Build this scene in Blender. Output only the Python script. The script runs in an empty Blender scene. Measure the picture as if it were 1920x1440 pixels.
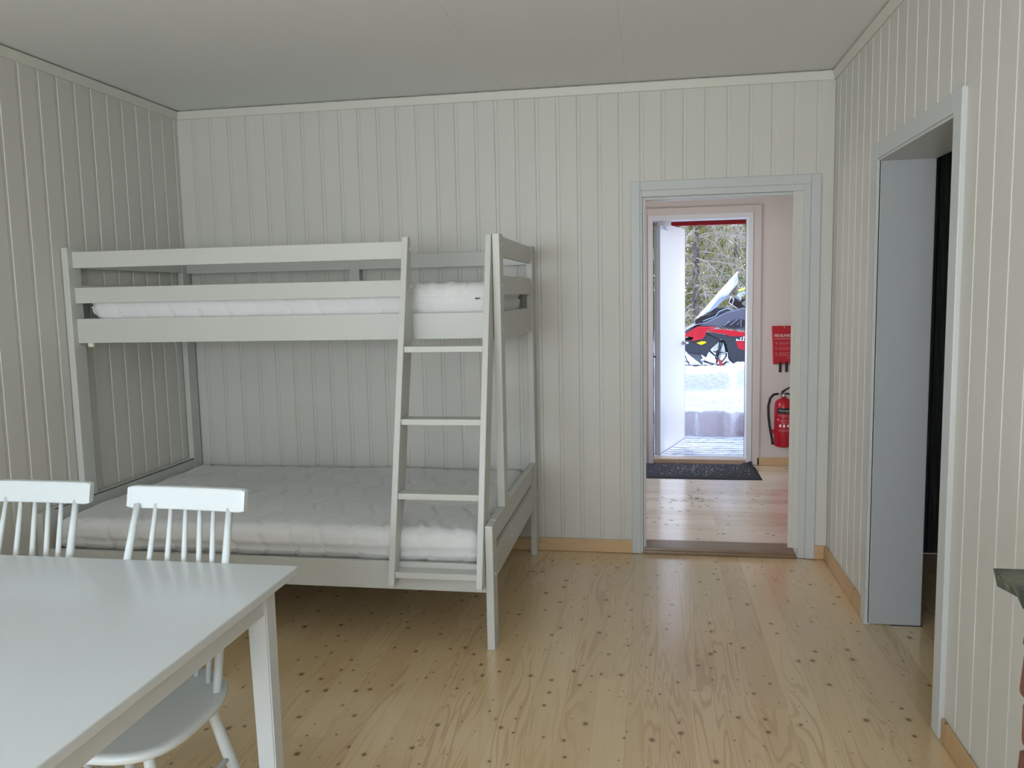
import bpy, bmesh, math, random
import numpy as np
from mathutils import Vector, Matrix
random.seed(7); rng = np.random.default_rng(7)
S = bpy.context.scene
C = S.collection
PI = math.pi

# ------------------------------------------------------------------ camera
cd = bpy.data.cameras.new('camera'); cam = bpy.data.objects.new('camera', cd); C.objects.link(cam)
right = Vector((0.985542, 0.168205, -0.020347)); up = Vector((0.001825, 0.109542, 0.993981)); fwd = Vector((-0.169422, 0.979647, -0.107651))
m = Matrix((right, up, -fwd)).transposed().to_4x4(); m.translation = (2.885475, -4.763725, 1.532655)
cam.matrix_world = m
cd.sensor_width = 36; cd.lens = 1532.34 / 1920 * 36; cd.clip_start = .02; cd.clip_end = 300
S.camera = cam

# ------------------------------------------------------------------ world, sun, window daylight, added fill lamps, exposure
S.view_settings.view_transform = 'Standard'; S.view_settings.look = 'None'
S.view_settings.gamma = 1; S.view_settings.use_curve_mapping = False
S.view_settings.exposure = 0.0
W = bpy.data.worlds.new('sky'); S.world = W; W.use_nodes = True
wn = W.node_tree.nodes; wl = W.node_tree.links
bg = wn['Background']
tc = wn.new('ShaderNodeTexCoord'); sp = wn.new('ShaderNodeSeparateXYZ'); rp = wn.new('ShaderNodeValToRGB')
wl.new(tc.outputs['Generated'], sp.inputs[0]); wl.new(sp.outputs['Z'], rp.inputs[0]); wl.new(rp.outputs[0], bg.inputs[0])
rp.color_ramp.elements[0].color = (.88, .91, .96, 1); rp.color_ramp.elements[1].color = (.42, .60, .95, 1)
rp.color_ramp.elements[1].position = .8
bg.inputs[1].default_value = 5.6
sl = bpy.data.lights.new('sun', 'SUN'); sun = bpy.data.objects.new('sun', sl); C.objects.link(sun)
sl.energy = 4.5; sl.angle = .01; sl.color = (1, .93, .82)
sun.rotation_euler = Vector((.50, -1, -.66)).to_track_quat('-Z', 'Y').to_euler()
def area(name, loc, direction, sx, sy, power, col):
    l = bpy.data.lights.new(name, 'AREA'); l.shape = 'RECTANGLE'; l.size = sx; l.size_y = sy
    l.energy = power; l.color = col
    o = bpy.data.objects.new(name, l); C.objects.link(o); o.location = loc
    o.rotation_euler = Vector(direction).to_track_quat('-Z', 'Y').to_euler(); return o
YR = -7.4
COOL = (.90, .965, 1.0)
area('daylight_rear_window', (1.75, YR - .18, 1.60), (0, 1, .22), 2.5, 1.25, 96, COOL)
area('daylight_side_window', (-.16, -5.35, 1.60), (1, 0, .25), 1.5, 1.1, 20, COOL)
area('fill_hall', (1.92, 1.35, 1.5), (1, 0, -.15), .9, 1.0, 11, (1, .97, .95))  # added fill lamp brightening the hall, at an invented unseen opening

area('fill_side_room', (6.3, -1.6, 1.5), (-1, .3, -.2), .8, .9, 4, COOL)  # added fill lamp; the side room has no window

# ------------------------------------------------------------------ materials
def mat(name, col, rough=.5, metal=0, spec=.5, coat=0, trans=0):
    M = bpy.data.materials.new(name); M.use_nodes = True
    b = M.node_tree.nodes['Principled BSDF']
    b.inputs['Base Color'].default_value = (*col, 1); b.inputs['Roughness'].default_value = rough
    b.inputs['Metallic'].default_value = metal; b.inputs['Specular IOR Level'].default_value = spec
    b.inputs['Coat Weight'].default_value = coat; b.inputs['Transmission Weight'].default_value = trans
    M.diffuse_color = (*col, 1)
    return M
class NT:
    def __init__(s, M): s.t = M.node_tree; s.b = s.t.nodes['Principled BSDF']
    def n(s, typ, **k):
        nd = s.t.nodes.new('ShaderNode' + typ)
        for a, v in k.items():
            if a[0] == '_': nd.inputs[int(a[1:])].default_value = v
            else: setattr(nd, a, v)
        return nd
    def l(s, a, b): s.t.links.new(a, b)
    def math(s, op, a, b=None, c=None):
        nd = s.n('Math', operation=op)
        for i, v in enumerate((a, b, c)):
            if v is None: continue
            if isinstance(v, (int, float)): nd.inputs[i].default_value = v
            else: s.l(v, nd.inputs[i])
        return nd.outputs[0]
    def mix(s, f, a, b, blend='MIX'):
        nd = s.n('MixRGB', blend_type=blend)
        for i, v in enumerate((f, a, b)):
            if isinstance(v, (int, float)): nd.inputs[i].default_value = v
            elif isinstance(v, tuple): nd.inputs[i].default_value = (*v, 1)
            else: s.l(v, nd.inputs[i])
        return nd.outputs[0]
    def coords(s, sc=(1, 1, 1), rnd=True):
        t = s.n('TexCoord'); mp = s.n('Mapping'); mp.inputs['Scale'].default_value = sc
        s.l(t.outputs['Object'], mp.inputs['Vector'])
        if rnd:
            oi = s.n('ObjectInfo'); cx = s.n('CombineXYZ')
            for i, k in enumerate((37., 91., 53.)): s.l(s.math('MULTIPLY', oi.outputs['Random'], k), cx.inputs[i])
            s.l(cx.outputs[0], mp.inputs['Location'])
        return mp.outputs[0]
    def noise(s, vec, scale, detail=3, rough=.5, dist=0):
        nd = s.n('TexNoise'); s.l(vec, nd.inputs['Vector']); nd.inputs['Scale'].default_value = scale
        nd.inputs['Detail'].default_value = detail; nd.inputs['Roughness'].default_value = rough; nd.inputs['Distortion'].default_value = dist
        return nd.outputs[0]
    def sstep(s, v, a, b, lo=0., hi=1.):
        nd = s.n('MapRange', interpolation_type='SMOOTHSTEP'); s.l(v, nd.inputs[0])
        for i, x in enumerate((a, b, lo, hi)): nd.inputs[i + 1].default_value = x
        return nd.outputs[0]
    def bump(s, h, strength, dist=.002):
        nd = s.n('Bump'); nd.inputs['Strength'].default_value = strength; nd.inputs['Distance'].default_value = dist
        s.l(h, nd.inputs['Height']); s.l(nd.outputs[0], s.b.inputs['Normal'])
def painted(name, col, rough=.45, var=.05, bump=.08, spec=.4):
    M = mat(name, col, rough, spec=spec); n = NT(M)
    v = n.coords((1, 1, .12)); a = n.noise(v, 30, 4)
    oi = n.n('ObjectInfo')
    dk = tuple(x * (1 - var) for x in col)
    f = n.math('MULTIPLY_ADD', oi.outputs['Random'], .5, n.math('MULTIPLY', a, .5))
    n.l(n.mix(f, dk, col), n.b.inputs['Base Color'])
    n.bump(n.noise(v, 160, 3), bump, .001)
    return M
def wood(name, axis, light, dark, knotcol, rough, knots=.45, coat=0., var=.5):
    """pine: grain runs along the given axis"""
    M = mat(name, light, rough, coat=coat); n = NT(M)
    n.b.inputs['Coat Roughness'].default_value = .16; n.b.inputs['Coat IOR'].default_value = 1.75
    lng = {'x': 0, 'y': 1, 'z': 2}[axis]
    sc = [1., 1., 1.]; sc[lng] = .085
    v = n.coords(tuple(sc))
    g = n.noise(v, 8, 2, .5, .35)
    rings = n.math('SINE', n.math('MULTIPLY', g, 105.))
    rings = n.sstep(rings, .15, 1.)
    fine = n.noise(n.coords(tuple(1 if i != lng else .03 for i in range(3))), 140, 3)
    oi = n.n('ObjectInfo')
    tone = n.math('MULTIPLY_ADD', n.math('SUBTRACT', oi.outputs['Random'], .5), var, n.math('MULTIPLY', n.noise(v, 3.2, 2), .75))
    mid = tuple(a * .5 + b * .5 for a, b in zip(light, dark))
    c = n.mix(n.sstep(tone, .15, .85), light, mid)
    c = n.mix(n.math('MULTIPLY', rings, n.sstep(n.noise(v, 4.5, 2), .42, .66, .06, .55)), c, dark)
    c = n.mix(n.math('MULTIPLY', fine, .16), c, dark)
    # knots: dark ovals with a soft halo in a random share of the cells
    sk = [1., 1., 1.]; sk[lng] = .8
    kv = n.coords(tuple(sk))
    vo = n.n('TexVoronoi', voronoi_dimensions='2D'); vo.inputs['Scale'].default_value = 12.5; n.l(kv, vo.inputs['Vector'])
    sx = n.n('SeparateColor'); n.l(vo.outputs['Color'], sx.inputs[0])
    gate = n.sstep(sx.outputs[0], 1 - knots - .02, 1 - knots + .02)
    size = n.math('MULTIPLY_ADD', n.math('POWER', sx.outputs[1], 2.2), .12, .04)
    d = n.math('DIVIDE', vo.outputs['Distance'], size)
    core = n.math('MULTIPLY', n.sstep(d, .55, 1.05, 1, 0), gate)
    halo = n.math('MULTIPLY', n.sstep(d, .8, 2.2, .35, 0), gate)
    c = n.mix(halo, c, dark); c = n.mix(n.math('MULTIPLY', core, .88), c, knotcol)
    n.l(c, n.b.inputs['Base Color'])
    n.bump(fine, .12, .0006)
    return M
M_wall = painted('wall_paint', (.66, .655, .605), .42)
M_wallR = M_wall
M_crown = painted('crown_paint', (.70, .70, .63), .4)
M_trim = painted('trim_paint', (.60, .625, .62), .35)
M_ceil = painted('ceiling_paint', (.84, .85, .84), .6, .02, .02)
M_bed = painted('bed_paint', (.60, .615, .58), .38, .04, .05)
M_table = painted('table_lacquer', (.66, .71, .73), .22, .01, .01, .5)
M_chair = painted('chair_lacquer', (.74, .80, .82), .28, .01, .02)
M_floor = wood('pine_floor', 'y', (.77, .59, .345), (.47, .28, .11), (.17, .075, .025), .34, .55, .9, .30)
M_hallfloor = wood('pine_hall_floor', 'x', (.86, .75, .60), (.58, .42, .28), (.16, .08, .04), .2, .2, .9, .9)
M_skirt = wood('pine_skirting_x', 'x', (.64, .45, .25), (.40, .22, .09), (.2, .08, .03), .4, .2)
M_skirty = wood('pine_skirting_y', 'y', (.64, .45, .25), (.40, .22, .09), (.2, .08, .03), .4, .2)
M_thresh = wood('threshold_wood', 'x', (.30, .20, .13), (.17, .11, .07), (.08, .04, .02), .3, .05)
M_hallwall = painted('hall_paint', (.72, .67, .635), .5)
M_white = painted('door_white', (.80, .83, .86), .35, .01, .01)
M_core = mat('wall_core', (.25, .24, .22), .9)
M_steel = mat('steel', (.55, .56, .57), .3, 1)
M_blackmetal = mat('black_metal', (.02, .02, .02), .35, .3)
M_rubber = mat('black_rubber', (.015, .015, .016), .6)
M_cap = mat('cap_cream', (.80, .78, .66), .4)
M_screw = mat('screw', (.12, .11, .09), .4, .6)
M_glass = mat('glass', (.95, .98, .98), .03, trans=1.0)
def fabric_mat():
    M = mat('mattress_ticking', (.80, .81, .81), .85, spec=.2); n = NT(M)
    n.b.inputs['Sheen Weight'].default_value = .2
    v = n.coords((1, 1, 1), False)
    w = n.noise(v, 420, 2); n.bump(w, .25, .0012)
    return M
M_fab = fabric_mat()
M_piping = mat('mattress_piping', (.68, .67, .62), .8)
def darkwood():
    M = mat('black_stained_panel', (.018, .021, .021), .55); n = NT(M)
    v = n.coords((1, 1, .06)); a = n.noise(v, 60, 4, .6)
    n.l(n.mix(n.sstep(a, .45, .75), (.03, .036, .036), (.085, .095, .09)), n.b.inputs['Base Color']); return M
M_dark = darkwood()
M_jamb = painted('jamb_shaded_paint', (.43, .455, .465), .4)  # grey-blue, darkened so the doorway's shade sits in the colour
def matmat():
    M = mat('doormat_fibre', (.035, .037, .045), .95); n = NT(M)
    v = n.coords((1, 1, 1), False); a = n.noise(v, 260, 3, .7)
    n.l(n.mix(n.sstep(a, .4, .7), (.02, .021, .028), (.085, .088, .10)), n.b.inputs['Base Color']); n.bump(a, .8, .004); return M
M_mat = matmat()
def snowmat():
    M = mat('snow', (.80, .83, .88), .75, spec=.25); n = NT(M)
    t = n.n('TexCoord'); v = t.outputs['Object']
    a = n.noise(v, 14, 6, .65); b = n.noise(v, 90, 3, .6)
    dirt = n.sstep(n.noise(v, 5.5, 5, .6), .62, .74)
    spk = n.math('MULTIPLY', n.sstep(b, .70, .76), n.sstep(n.noise(v, 4, 3), .50, .62))
    c = n.mix(n.math('MULTIPLY', dirt, .30), (.82, .85, .90), (.62, .57, .54))
    c = n.mix(n.math('MULTIPLY', spk, .55), c, (.25, .22, .20))
    n.l(c, n.b.inputs['Base Color'])
    n.bump(n.math('ADD', a, n.math('MULTIPLY', b, .25)), .9, .07); return M
M_snow = snowmat()
def barkmat():
    M = mat('bark', (.16, .125, .10), .9); n = NT(M)
    v = n.coords((1, 1, .25)); a = n.noise(v, 22, 5, .7, .6)
    n.l(n.mix(n.sstep(a, .35, .65), (.025, .02, .018), (.14, .115, .10)), n.b.inputs['Base Color']); n.bump(a, .9, .03); return M
M_bark = barkmat()
def leafmat(name, cols):
    M = mat(name, cols[0], .6, spec=.25); n = NT(M)
    v = n.coords((1, 1, 1)); a = n.noise(v, 2.6, 4, .7); b = n.noise(v, 16, 2, .6)
    c = n.mix(n.sstep(a, .38, .62), cols[0], cols[1]); c = n.mix(n.sstep(b, .42, .62), c, cols[2])
    n.l(c, n.b.inputs['Base Color'])
    tr = n.n('BsdfTranslucent'); n.l(c, tr.inputs[0]); ms = n.n('MixShader'); ms.inputs[0].default_value = .45
    n.l(n.b.outputs[0], ms.inputs[1]); n.l(tr.outputs[0], ms.inputs[2])
    n.l(ms.outputs[0], M.node_tree.nodes['Material Output'].inputs[0]); return M
M_leafA = leafmat('foliage_yellow', ((.24, .22, .04), (.06, .07, .015), (.40, .35, .10)))
M_leafB = leafmat('foliage_green', ((.045, .08, .012), (.09, .14, .025), (.20, .22, .06)))
M_twig = mat('bare_twig', (.27, .235, .20), .8)
def brickmat():
    M = mat('red_brick', (.26, .09, .055), .85); n = NT(M)
    v = n.coords(); a = n.noise(v, 35, 5, .7); oi = n.n('ObjectInfo')
    c = n.mix(oi.outputs['Random'], (.27, .085, .05), (.15, .06, .045)); c = n.mix(n.sstep(a, .5, .75), c, (.32, .17, .12))
    n.l(c, n.b.inputs['Base Color']); n.bump(a, .6, .006); return M
M_brick = brickmat()
M_mortar = mat('mortar', (.50, .48, .42), .95)
def slatemat():
    M = mat('slate', (.06, .07, .06), .55); n = NT(M)
    v = n.coords(); a = n.noise(v, 14, 6, .7)
    n.l(n.mix(n.sstep(a, .4, .65), (.035, .045, .04), (.13, .14, .10)), n.b.inputs['Base Color']); n.bump(a, .7, .008); return M
M_slate = slatemat()
M_red = mat('red_plastic', (.50, .006, .018), .4)
M_redcan = mat('red_enamel', (.45, .008, .022), .28)
M_redpaint = mat('red_fascia', (.42, .025, .03), .6)
M_whitetext = mat('white_print', (.85, .82, .82), .6)
M_pinktext = mat('faded_print', (.62, .25, .28), .6)

# ------------------------------------------------------------------ mesh helpers
def link(o, parent=None):
    C.objects.link(o)
    if parent: o.parent = parent
    return o
def mesh_obj(name, bm, M, parent=None, smooth=False):
    me = bpy.data.meshes.new(name); bm.normal_update(); bm.to_mesh(me); bm.free()
    if smooth:
        for p in me.polygons: p.use_smooth = True
    me.materials.append(M)
    return link(bpy.data.objects.new(name, me), parent)
def pyd(name, v, f, M, parent=None, smooth=False):
    me = bpy.data.meshes.new(name); me.from_pydata([tuple(x) for x in v], [], [tuple(x) for x in f]); me.update()
    if smooth:
        for p in me.polygons: p.use_smooth = True
    me.materials.append(M)
    return link(bpy.data.objects.new(name, me), parent)
def empty(name, loc=(0, 0, 0), rz=0, **kw):
    o = bpy.data.objects.new(name, None); C.objects.link(o); o.location = loc; o.rotation_euler = (0, 0, rz)
    o.empty_display_size = .1
    for k, v in kw.items(): o[k] = v
    return o
def thing(name, label, cat, loc=(0, 0, 0), rz=0, group=None):
    o = empty(name, loc, rz, label=label, category=cat)
    if group: o['group'] = group
    return o
def tag(o, label, cat, group=None, kind=None):
    o['label'] = label; o['category'] = cat
    if group: o['group'] = group
    if kind: o['kind'] = kind
    return o
def add_box(bm, a, b, bev=0, seg=1):
    a = Vector(a); b = Vector(b)
    r = bmesh.ops.create_cube(bm, size=1)
    vs = r['verts']; c = (a + b) / 2; s = b - a
    for v in vs: v.co = Vector((v.co.x * s.x, v.co.y * s.y, v.co.z * s.z)) + c
    if bev > 0:
        es = list({e for v in vs for e in v.link_edges})
        bmesh.ops.bevel(bm, geom=es, offset=min(bev, min(abs(s.x), abs(s.y), abs(s.z)) * .45), segments=seg, affect='EDGES', profile=.6)
    return vs
def box(name, a, b, M, parent=None, bev=.002, seg=1):
    """object whose origin is the middle of the box (so copies and textures behave)"""
    a = Vector(a); b = Vector(b); c = (a + b) / 2
    bm = bmesh.new(); add_box(bm, a - c, b - c, bev, seg)
    o = mesh_obj(name, bm, M, parent); o.location = c
    return o
def prism(name, poly, axis, lo, hi, M, parent=None, bev=0, seg=1, smooth=False):
    """polygon in the two other axes, extruded along axis"""
    bm = bmesh.new(); ax = {'x': 0, 'y': 1, 'z': 2}[axis]
    def P(p, t):
        q = [0, 0, 0]; o = [i for i in range(3) if i != ax]
        q[o[0]], q[o[1]] = p; q[ax] = t; return q
    a = [bm.verts.new(P(p, lo)) for p in poly]; b = [bm.verts.new(P(p, hi)) for p in poly]
    n = len(poly)
    bm.faces.new(a); bm.faces.new(b[::-1])
    for i in range(n): bm.faces.new((a[i], b[i], b[(i + 1) % n], a[(i + 1) % n]))
    bmesh.ops.recalc_face_normals(bm, faces=bm.faces)
    if bev: bmesh.ops.bevel(bm, geom=[e for e in bm.edges if e.calc_face_angle(0) > .5], offset=bev, segments=seg, affect='EDGES', profile=.6)
    return mesh_obj(name, bm, M, parent, smooth)
def add_tube(bm, pts, rad, n=10, cap=True):
    pts = [Vector(p) for p in pts]
    if isinstance(rad, (int, float)): rad = [rad] * len(pts)
    rings = []; u = None
    for i, p in enumerate(pts):
        d = (pts[min(i + 1, len(pts) - 1)] - pts[max(i - 1, 0)]).normalized()
        if u is None: u = d.orthogonal().normalized()
        u = (u - d * u.dot(d)).normalized(); w = d.cross(u)
        rings.append([bm.verts.new(p + (u * math.cos(2 * PI * k / n) + w * math.sin(2 * PI * k / n)) * rad[i]) for k in range(n)])
    for a, b in zip(rings, rings[1:]):
        for k in range(n): bm.faces.new((a[k], a[(k + 1) % n], b[(k + 1) % n], b[k]))
    if cap: bm.faces.new(rings[0][::-1]); bm.faces.new(rings[-1])
def tube(name, pts, rad, M, parent=None, n=10):
    bm = bmesh.new(); add_tube(bm, pts, rad, n); return mesh_obj(name, bm, M, parent, True)
def lathe(name, prof, M, parent=None, n=32, axis='z', loc=(0, 0, 0)):
    bm = bmesh.new(); rings = []
    for r, h in prof:
        ring = []
        for k in range(n):
            a = 2 * PI * k / n; p = (r * math.cos(a), r * math.sin(a), h)
            if axis == 'y': p = (p[0], h, p[1])
            if axis == 'x': p = (h, p[0], p[1])
            ring.append(bm.verts.new(p))
        rings.append(ring)
    for a, b in zip(rings, rings[1:]):
        for k in range(n): bm.faces.new((a[k], a[(k + 1) % n], b[(k + 1) % n], b[k]))
    bm.faces.new(rings[0][::-1]); bm.faces.new(rings[-1])
    bmesh.ops.recalc_face_normals(bm, faces=bm.faces)
    o = mesh_obj(name, bm, M, parent, True); o.location = loc; return o
def copy_part(src, parent, loc):
    o = src.copy(); C.objects.link(o); o.parent = parent; o.location = loc; return o
def text_mesh(s, size, bold=0, extrude=.0004):
    cu = bpy.data.curves.new('t', 'FONT'); cu.body = s; cu.size = size; cu.align_x = 'CENTER'; cu.align_y = 'CENTER'
    cu.extrude = extrude; cu.offset = bold; cu.resolution_u = 3
    o = bpy.data.objects.new('t', cu); me = bpy.data.meshes.new_from_object(o)
    bpy.data.objects.remove(o); bpy.data.curves.remove(cu); return me
def text(name, s, size, loc, M, parent=None, width=None, rot=(PI / 2, 0, 0), bold=0):
    me = text_mesh(s, size, bold)
    if width:
        xs = [v.co.x for v in me.vertices]; k = width / (max(xs) - min(xs)); me.transform(Matrix.Diagonal((k, 1, 1, 1)))
    me.materials.clear(); me.materials.append(M)
    o = link(bpy.data.objects.new(name, me), parent); o.location = loc; o.rotation_euler = rot
    return o

# ------------------------------------------------------------------ room dimensions
RW = 3.859; RH = 2.70; ZC = 2.648
# panel board: recessed strip (18 mm) with bevels on both sides, then the flat face
def board_profile(soft, w1):
    """(u, depth) outline of a board that starts with its recess; depth>0 goes into the wall"""
    if soft: return [(0, .0026), (.002, .0026), (.0150, .0026), (.0220, .0), (w1 - .0008, 0), (w1 - .0004, .0012), (w1 - .0003, .009), (0, .009)]
    return [(0, .0034), (.002, .0034), (.0165, .0034), (.0215, .0), (w1 - .0022, 0), (w1 - .0006, .0026), (w1 - .0003, .009), (0, .009)]
def panel_boards(parent, place, u0, u1, phase, pitch, spans, soft=0):
    """spans(u_lo,u_hi) -> list of (z0,z1); place(u,d,z) -> world point"""
    k = math.floor((u0 - phase) / pitch)
    while True:
        a = phase + k * pitch; k += 1
        if a >= u1 - .002: break
        lo, hi = max(a, u0), min(a + pitch, u1)
        if hi - lo < .004: continue
        pr = [(min(max(a + u, lo), hi), d) for u, d in board_profile(soft, pitch)]
        for z0, z1 in spans(lo, hi):
            c = Vector(place((lo + hi) / 2, 0, (z0 + z1) / 2)); v = []; f = []
            for z in (z0, z1):
                for u, d in pr: v.append(Vector(place(u, d, z)) - c)
            n = len(pr)
            for i in range(n):
                j = (i + 1) % n; f.append((i, j, n + j, n + i))
            f.append(tuple(range(n))[::-1]); f.append(tuple(range(n, 2 * n)))
            o = pyd('panel_board', v, f, M_wall, parent); o.location = c
            bm = bmesh.new(); bm.from_mesh(o.data); bmesh.ops.remove_doubles(bm, verts=bm.verts, dist=1e-5)
            bmesh.ops.recalc_face_normals(bm, faces=bm.faces); bm.to_mesh(o.data); bm.free()
# back wall ------------------------------------------------------------
DX0, DX1, DZ = 2.848, 3.683, 2.052        # inner doorway opening
CX0, CX1, CZ = 2.765, 3.794, 2.160        # casing outer
wb = empty('wall_back', (0, 0, 0), kind='structure')
def sp_back(lo, hi):
    if lo > CX0 - .03 and hi < CX1 + .03: return [(CZ - .01, RH)]
    if hi > CX0 and lo < CX0: return [(.07, RH)]
    return [(.07, RH)]
def sp_back2(lo, hi):
    if lo >= DX0 - .05 and hi <= DX1 + .05: return [(CZ - .03, RH)]
    return [(.06, RH)]
panel_boards(wb, lambda u, d, z: (u, d, z), 0, RW, 1.160, .1185, sp_back2)
box('wall_core', (-.2, .012, 0), (DX0 - .03, .175, RH), M_core, wb, 0)
box('wall_core', (DX1 + .03, .012, 0), (4.3, .175, RH), M_core, wb, 0)
box('wall_core', (DX0 - .03, .012, DZ + .03), (DX1 + .03, .175, RH), M_core, wb, 0)
# left wall ------------------------------------------------------------
WL = (-6.15, -4.55, .98, 2.20)   # side window y0,y1,z0,z1
wlft = empty('wall_left', (0, 0, 0), kind='structure')
def sp_left(lo, hi):
    y0, y1 = -hi, -lo
    if y1 > WL[0] and y0 < WL[1]: return [(.07, WL[2]), (WL[3], RH)]
    return [(.07, RH)]
panel_boards(wlft, lambda u, d, z: (-d, -u, z), 0, -YR, .061 - .125 - .0225, .1252, sp_left)
for a, b in (((-.2, YR, 0), (-.012, WL[0], RH)), ((-.2, WL[1], 0), (-.012, 0.012, RH)),
             ((-.2, WL[0], 0), (-.012, WL[1], WL[2])), ((-.2, WL[0], WL[3]), (-.012, WL[1], RH))):
    box('wall_core', a, b, M_core, wlft, 0)
# right wall -----------------------------------------------------------
GY0, GY1, GZ = -1.838, -.936, 2.078     # side doorway opening (near, far)
wr = empty('wall_right', (0, 0, 0), kind='structure')
def sp_right(lo, hi):
    y0, y1 = -hi, -lo
    if y1 > GY0 - .04 and y0 < GY1 + .04 and y0 > GY0 - .09 and y1 < GY1 + .10: return [(2.12, RH)]
    return [(.07, RH)]
panel_boards(wr, lambda u, d, z: (RW + d, -u, z), 0, -YR, .363 - .3756 + .0, .1270, sp_right, 1)
for a, b in (((RW + .012, YR, 0), (4.08, GY0 - .03, RH)), ((RW + .012, GY1 + .03, 0), (4.08, .012, RH)),
             ((RW + .012, GY0 - .03, GZ + .03), (4.08, GY1 + .03, RH))):
    box('wall_core', a, b, M_core, wr, 0)
# rear wall with window --------------------------------------------------
WR = (.45, 3.05, .95, 2.25)
wre = empty('wall_rear', (0, 0, 0), kind='structure')
def sp_rear(lo, hi):
    if hi > WR[0] and lo < WR[1]: return [(.07, WR[2]), (WR[3], RH)]
    return [(.07, RH)]
panel_boards(wre, lambda u, d, z: (u, YR - d, z), 0, RW, .05, .1185, sp_rear)
for a, b in (((-.2, YR - .2, 0), (WR[0], YR - .012, RH)), ((WR[1], YR - .2, 0), (4.08, YR - .012, RH)),
             ((WR[0], YR - .2, 0), (WR[1], YR - .012, WR[2])), ((WR[0], YR - .2, WR[3]), (WR[1], YR - .012, RH))):
    box('wall_core', a, b, M_core, wre, 0)
def window(name, a, b, axis):
    """white casement frame around an opening; a,b opposite corners in the wall plane"""
    w = empty(name, (0, 0, 0), kind='structure')
    (p0, z0), (p1, z1) = a, b
    def P(u0, u1, za, zb, n='window_frame', d0=-.015, d1=.07, M=M_white):
        if axis == 'y': box(n, (-d1, u0, za), (-d0, u1, zb), M, w)
        else: box(n, (u0, YR - d1, za), (u1, YR - d0, zb), M, w)
    t = .06; mid = (p0 + p1) / 2
    P(p0 - .05, p0 + t, z0 - .05, z1 + .05); P(p1 - t, p1 + .05, z0 - .05, z1 + .05)
    P(p0 + t, p1 - t, z0 - .05, z0 + t); P(p0 + t, p1 - t, z1 - t, z1 + .05); P(mid - .03, mid + .03, z0 + t, z1 - t, 'mullion', 0, .06)
    P(p0 - .07, p1 + .07, z0 - .08, z0 - .05, 'window_sill', -.08, .0)
window('window_1', (WL[0], WL[2]), (WL[1], WL[3]), 'y')
window('window_2', (WR[0], WR[2]), (WR[1], WR[3]), 'x')

# floor planks -----------------------------------------------------------
fl = empty('floor', (0, 0, 0), kind='structure')
box('subfloor', (-.2, YR - .2, -.12), (4.3, .175, -.022), M_core, fl, 0)
pw = .1165; x = -.006; i = 0
while x < 4.08:
    y = YR - rng.uniform(0, 1.6)
    x1 = min(x + pw, 4.09)
    ymax = .05 if x < RW else -.94
    while y < ymax:
        y1 = min(y + rng.choice([1.6, 2.1, 2.5, 2.9]), ymax)
        if ymax - y1 < .3: y1 = ymax
        a = max(y, YR)
        if y1 > a + .02:
            dz = rng.uniform(-.0001, .0001)
            box('plank', (x + .0001, a + .0001, -.022), (x1 - .0001, y1 - .0001, dz), M_floor, fl, .0004)
        y = y1
    x += pw
# ceiling panels -----------------------------------------------------------
ce = empty('ceiling', (0, 0, 0), kind='structure')
box('ceiling_core', (-.2, YR - .2, RH + .012), (4.08, .175, RH + .06), M_core, ce, 0)
for (xa, xb, ya) in ((0, .82, -.765), (.82, 2.044, -.765), (2.044, 2.747, -.285), (2.747, RW, -.285)):
    ys = [0.] + [ya - 1.2 * k for k in range(6)]
    for y1, y0 in zip(ys, ys[1:]):
        if y1 <= YR: break
        dz = rng.uniform(0, .0005)
        box('ceiling_panel', (xa + .0002, max(y0, YR) + .0002, RH + dz), (xb - .0002, y1 - .0002, RH + .012), M_ceil, ce, .0005)
# crown trims: board tilted slightly out of the wall ------------------------
def crown(name, p0, p1, inward, parent_kind='structure'):
    """p0,p1 along the wall foot line at ceiling"""
    p0 = Vector(p0); p1 = Vector(p1); n = Vector(inward)
    prof = [(0, -.007), (.020, -.007), (.022, -.009), (.010, -.050), (.008, -.052), (0, -.052)]
    v = []; 
    for p, s in ((p0, 1), (p1, -1)):
        d = (p1 - p0).normalized()
        for o, z in prof: v.append(p + n * o + d * s * 0 + Vector((0, 0, z)))
    k = len(prof); f = [(i, (i + 1) % k, k + (i + 1) % k, k + i) for i in range(k)] + [tuple(range(k))[::-1], tuple(range(k, 2 * k))]
    o = pyd(name, v, f, M_crown); o['kind'] = 'structure'
    bm = bmesh.new(); bm.from_mesh(o.data); bmesh.ops.recalc_face_normals(bm, faces=bm.faces); bm.to_mesh(o.data); bm.free()
crown('trim_1', (0, 0, RH), (RW, 0, RH), (0, -1, 0))
crown('trim_2', (0, YR, RH), (0, 0, RH), (1, 0, 0))
crown('trim_3', (RW, 0, RH), (RW, YR, RH), (-1, 0, 0))
crown('trim_4', (RW, YR, RH), (0, YR, RH), (0, 1, 0))
# skirting boards -------------------------------------------------------------
def skirt(name, a, b, M):
    o = box(name, a, b, M, None, .004, 2); o['kind'] = 'structure'; return o
SK = .080
skirt('baseboard_back', (0.012, -.013, .001), (CX0, 0, SK), M_skirt)
skirt('baseboard_back', (CX1, -.013, .001), (RW - .013, 0, SK), M_skirt)
skirt('baseboard_left', (0, YR, .001), (.013, 0, SK), M_skirty)
skirt('baseboard_right', (RW - .013, -.865, .001), (RW, 0, SK), M_skirty)
skirt('baseboard_right', (RW - .013, -3.43, .001), (RW, -1.93, SK), M_skirty)
skirt('baseboard_right', (RW - .013, YR, .001), (RW, -4.60, SK), M_skirty)
skirt('baseboard_rear', (0.013, YR, .001), (RW - .013, YR + .013, SK), M_skirt)

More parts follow.
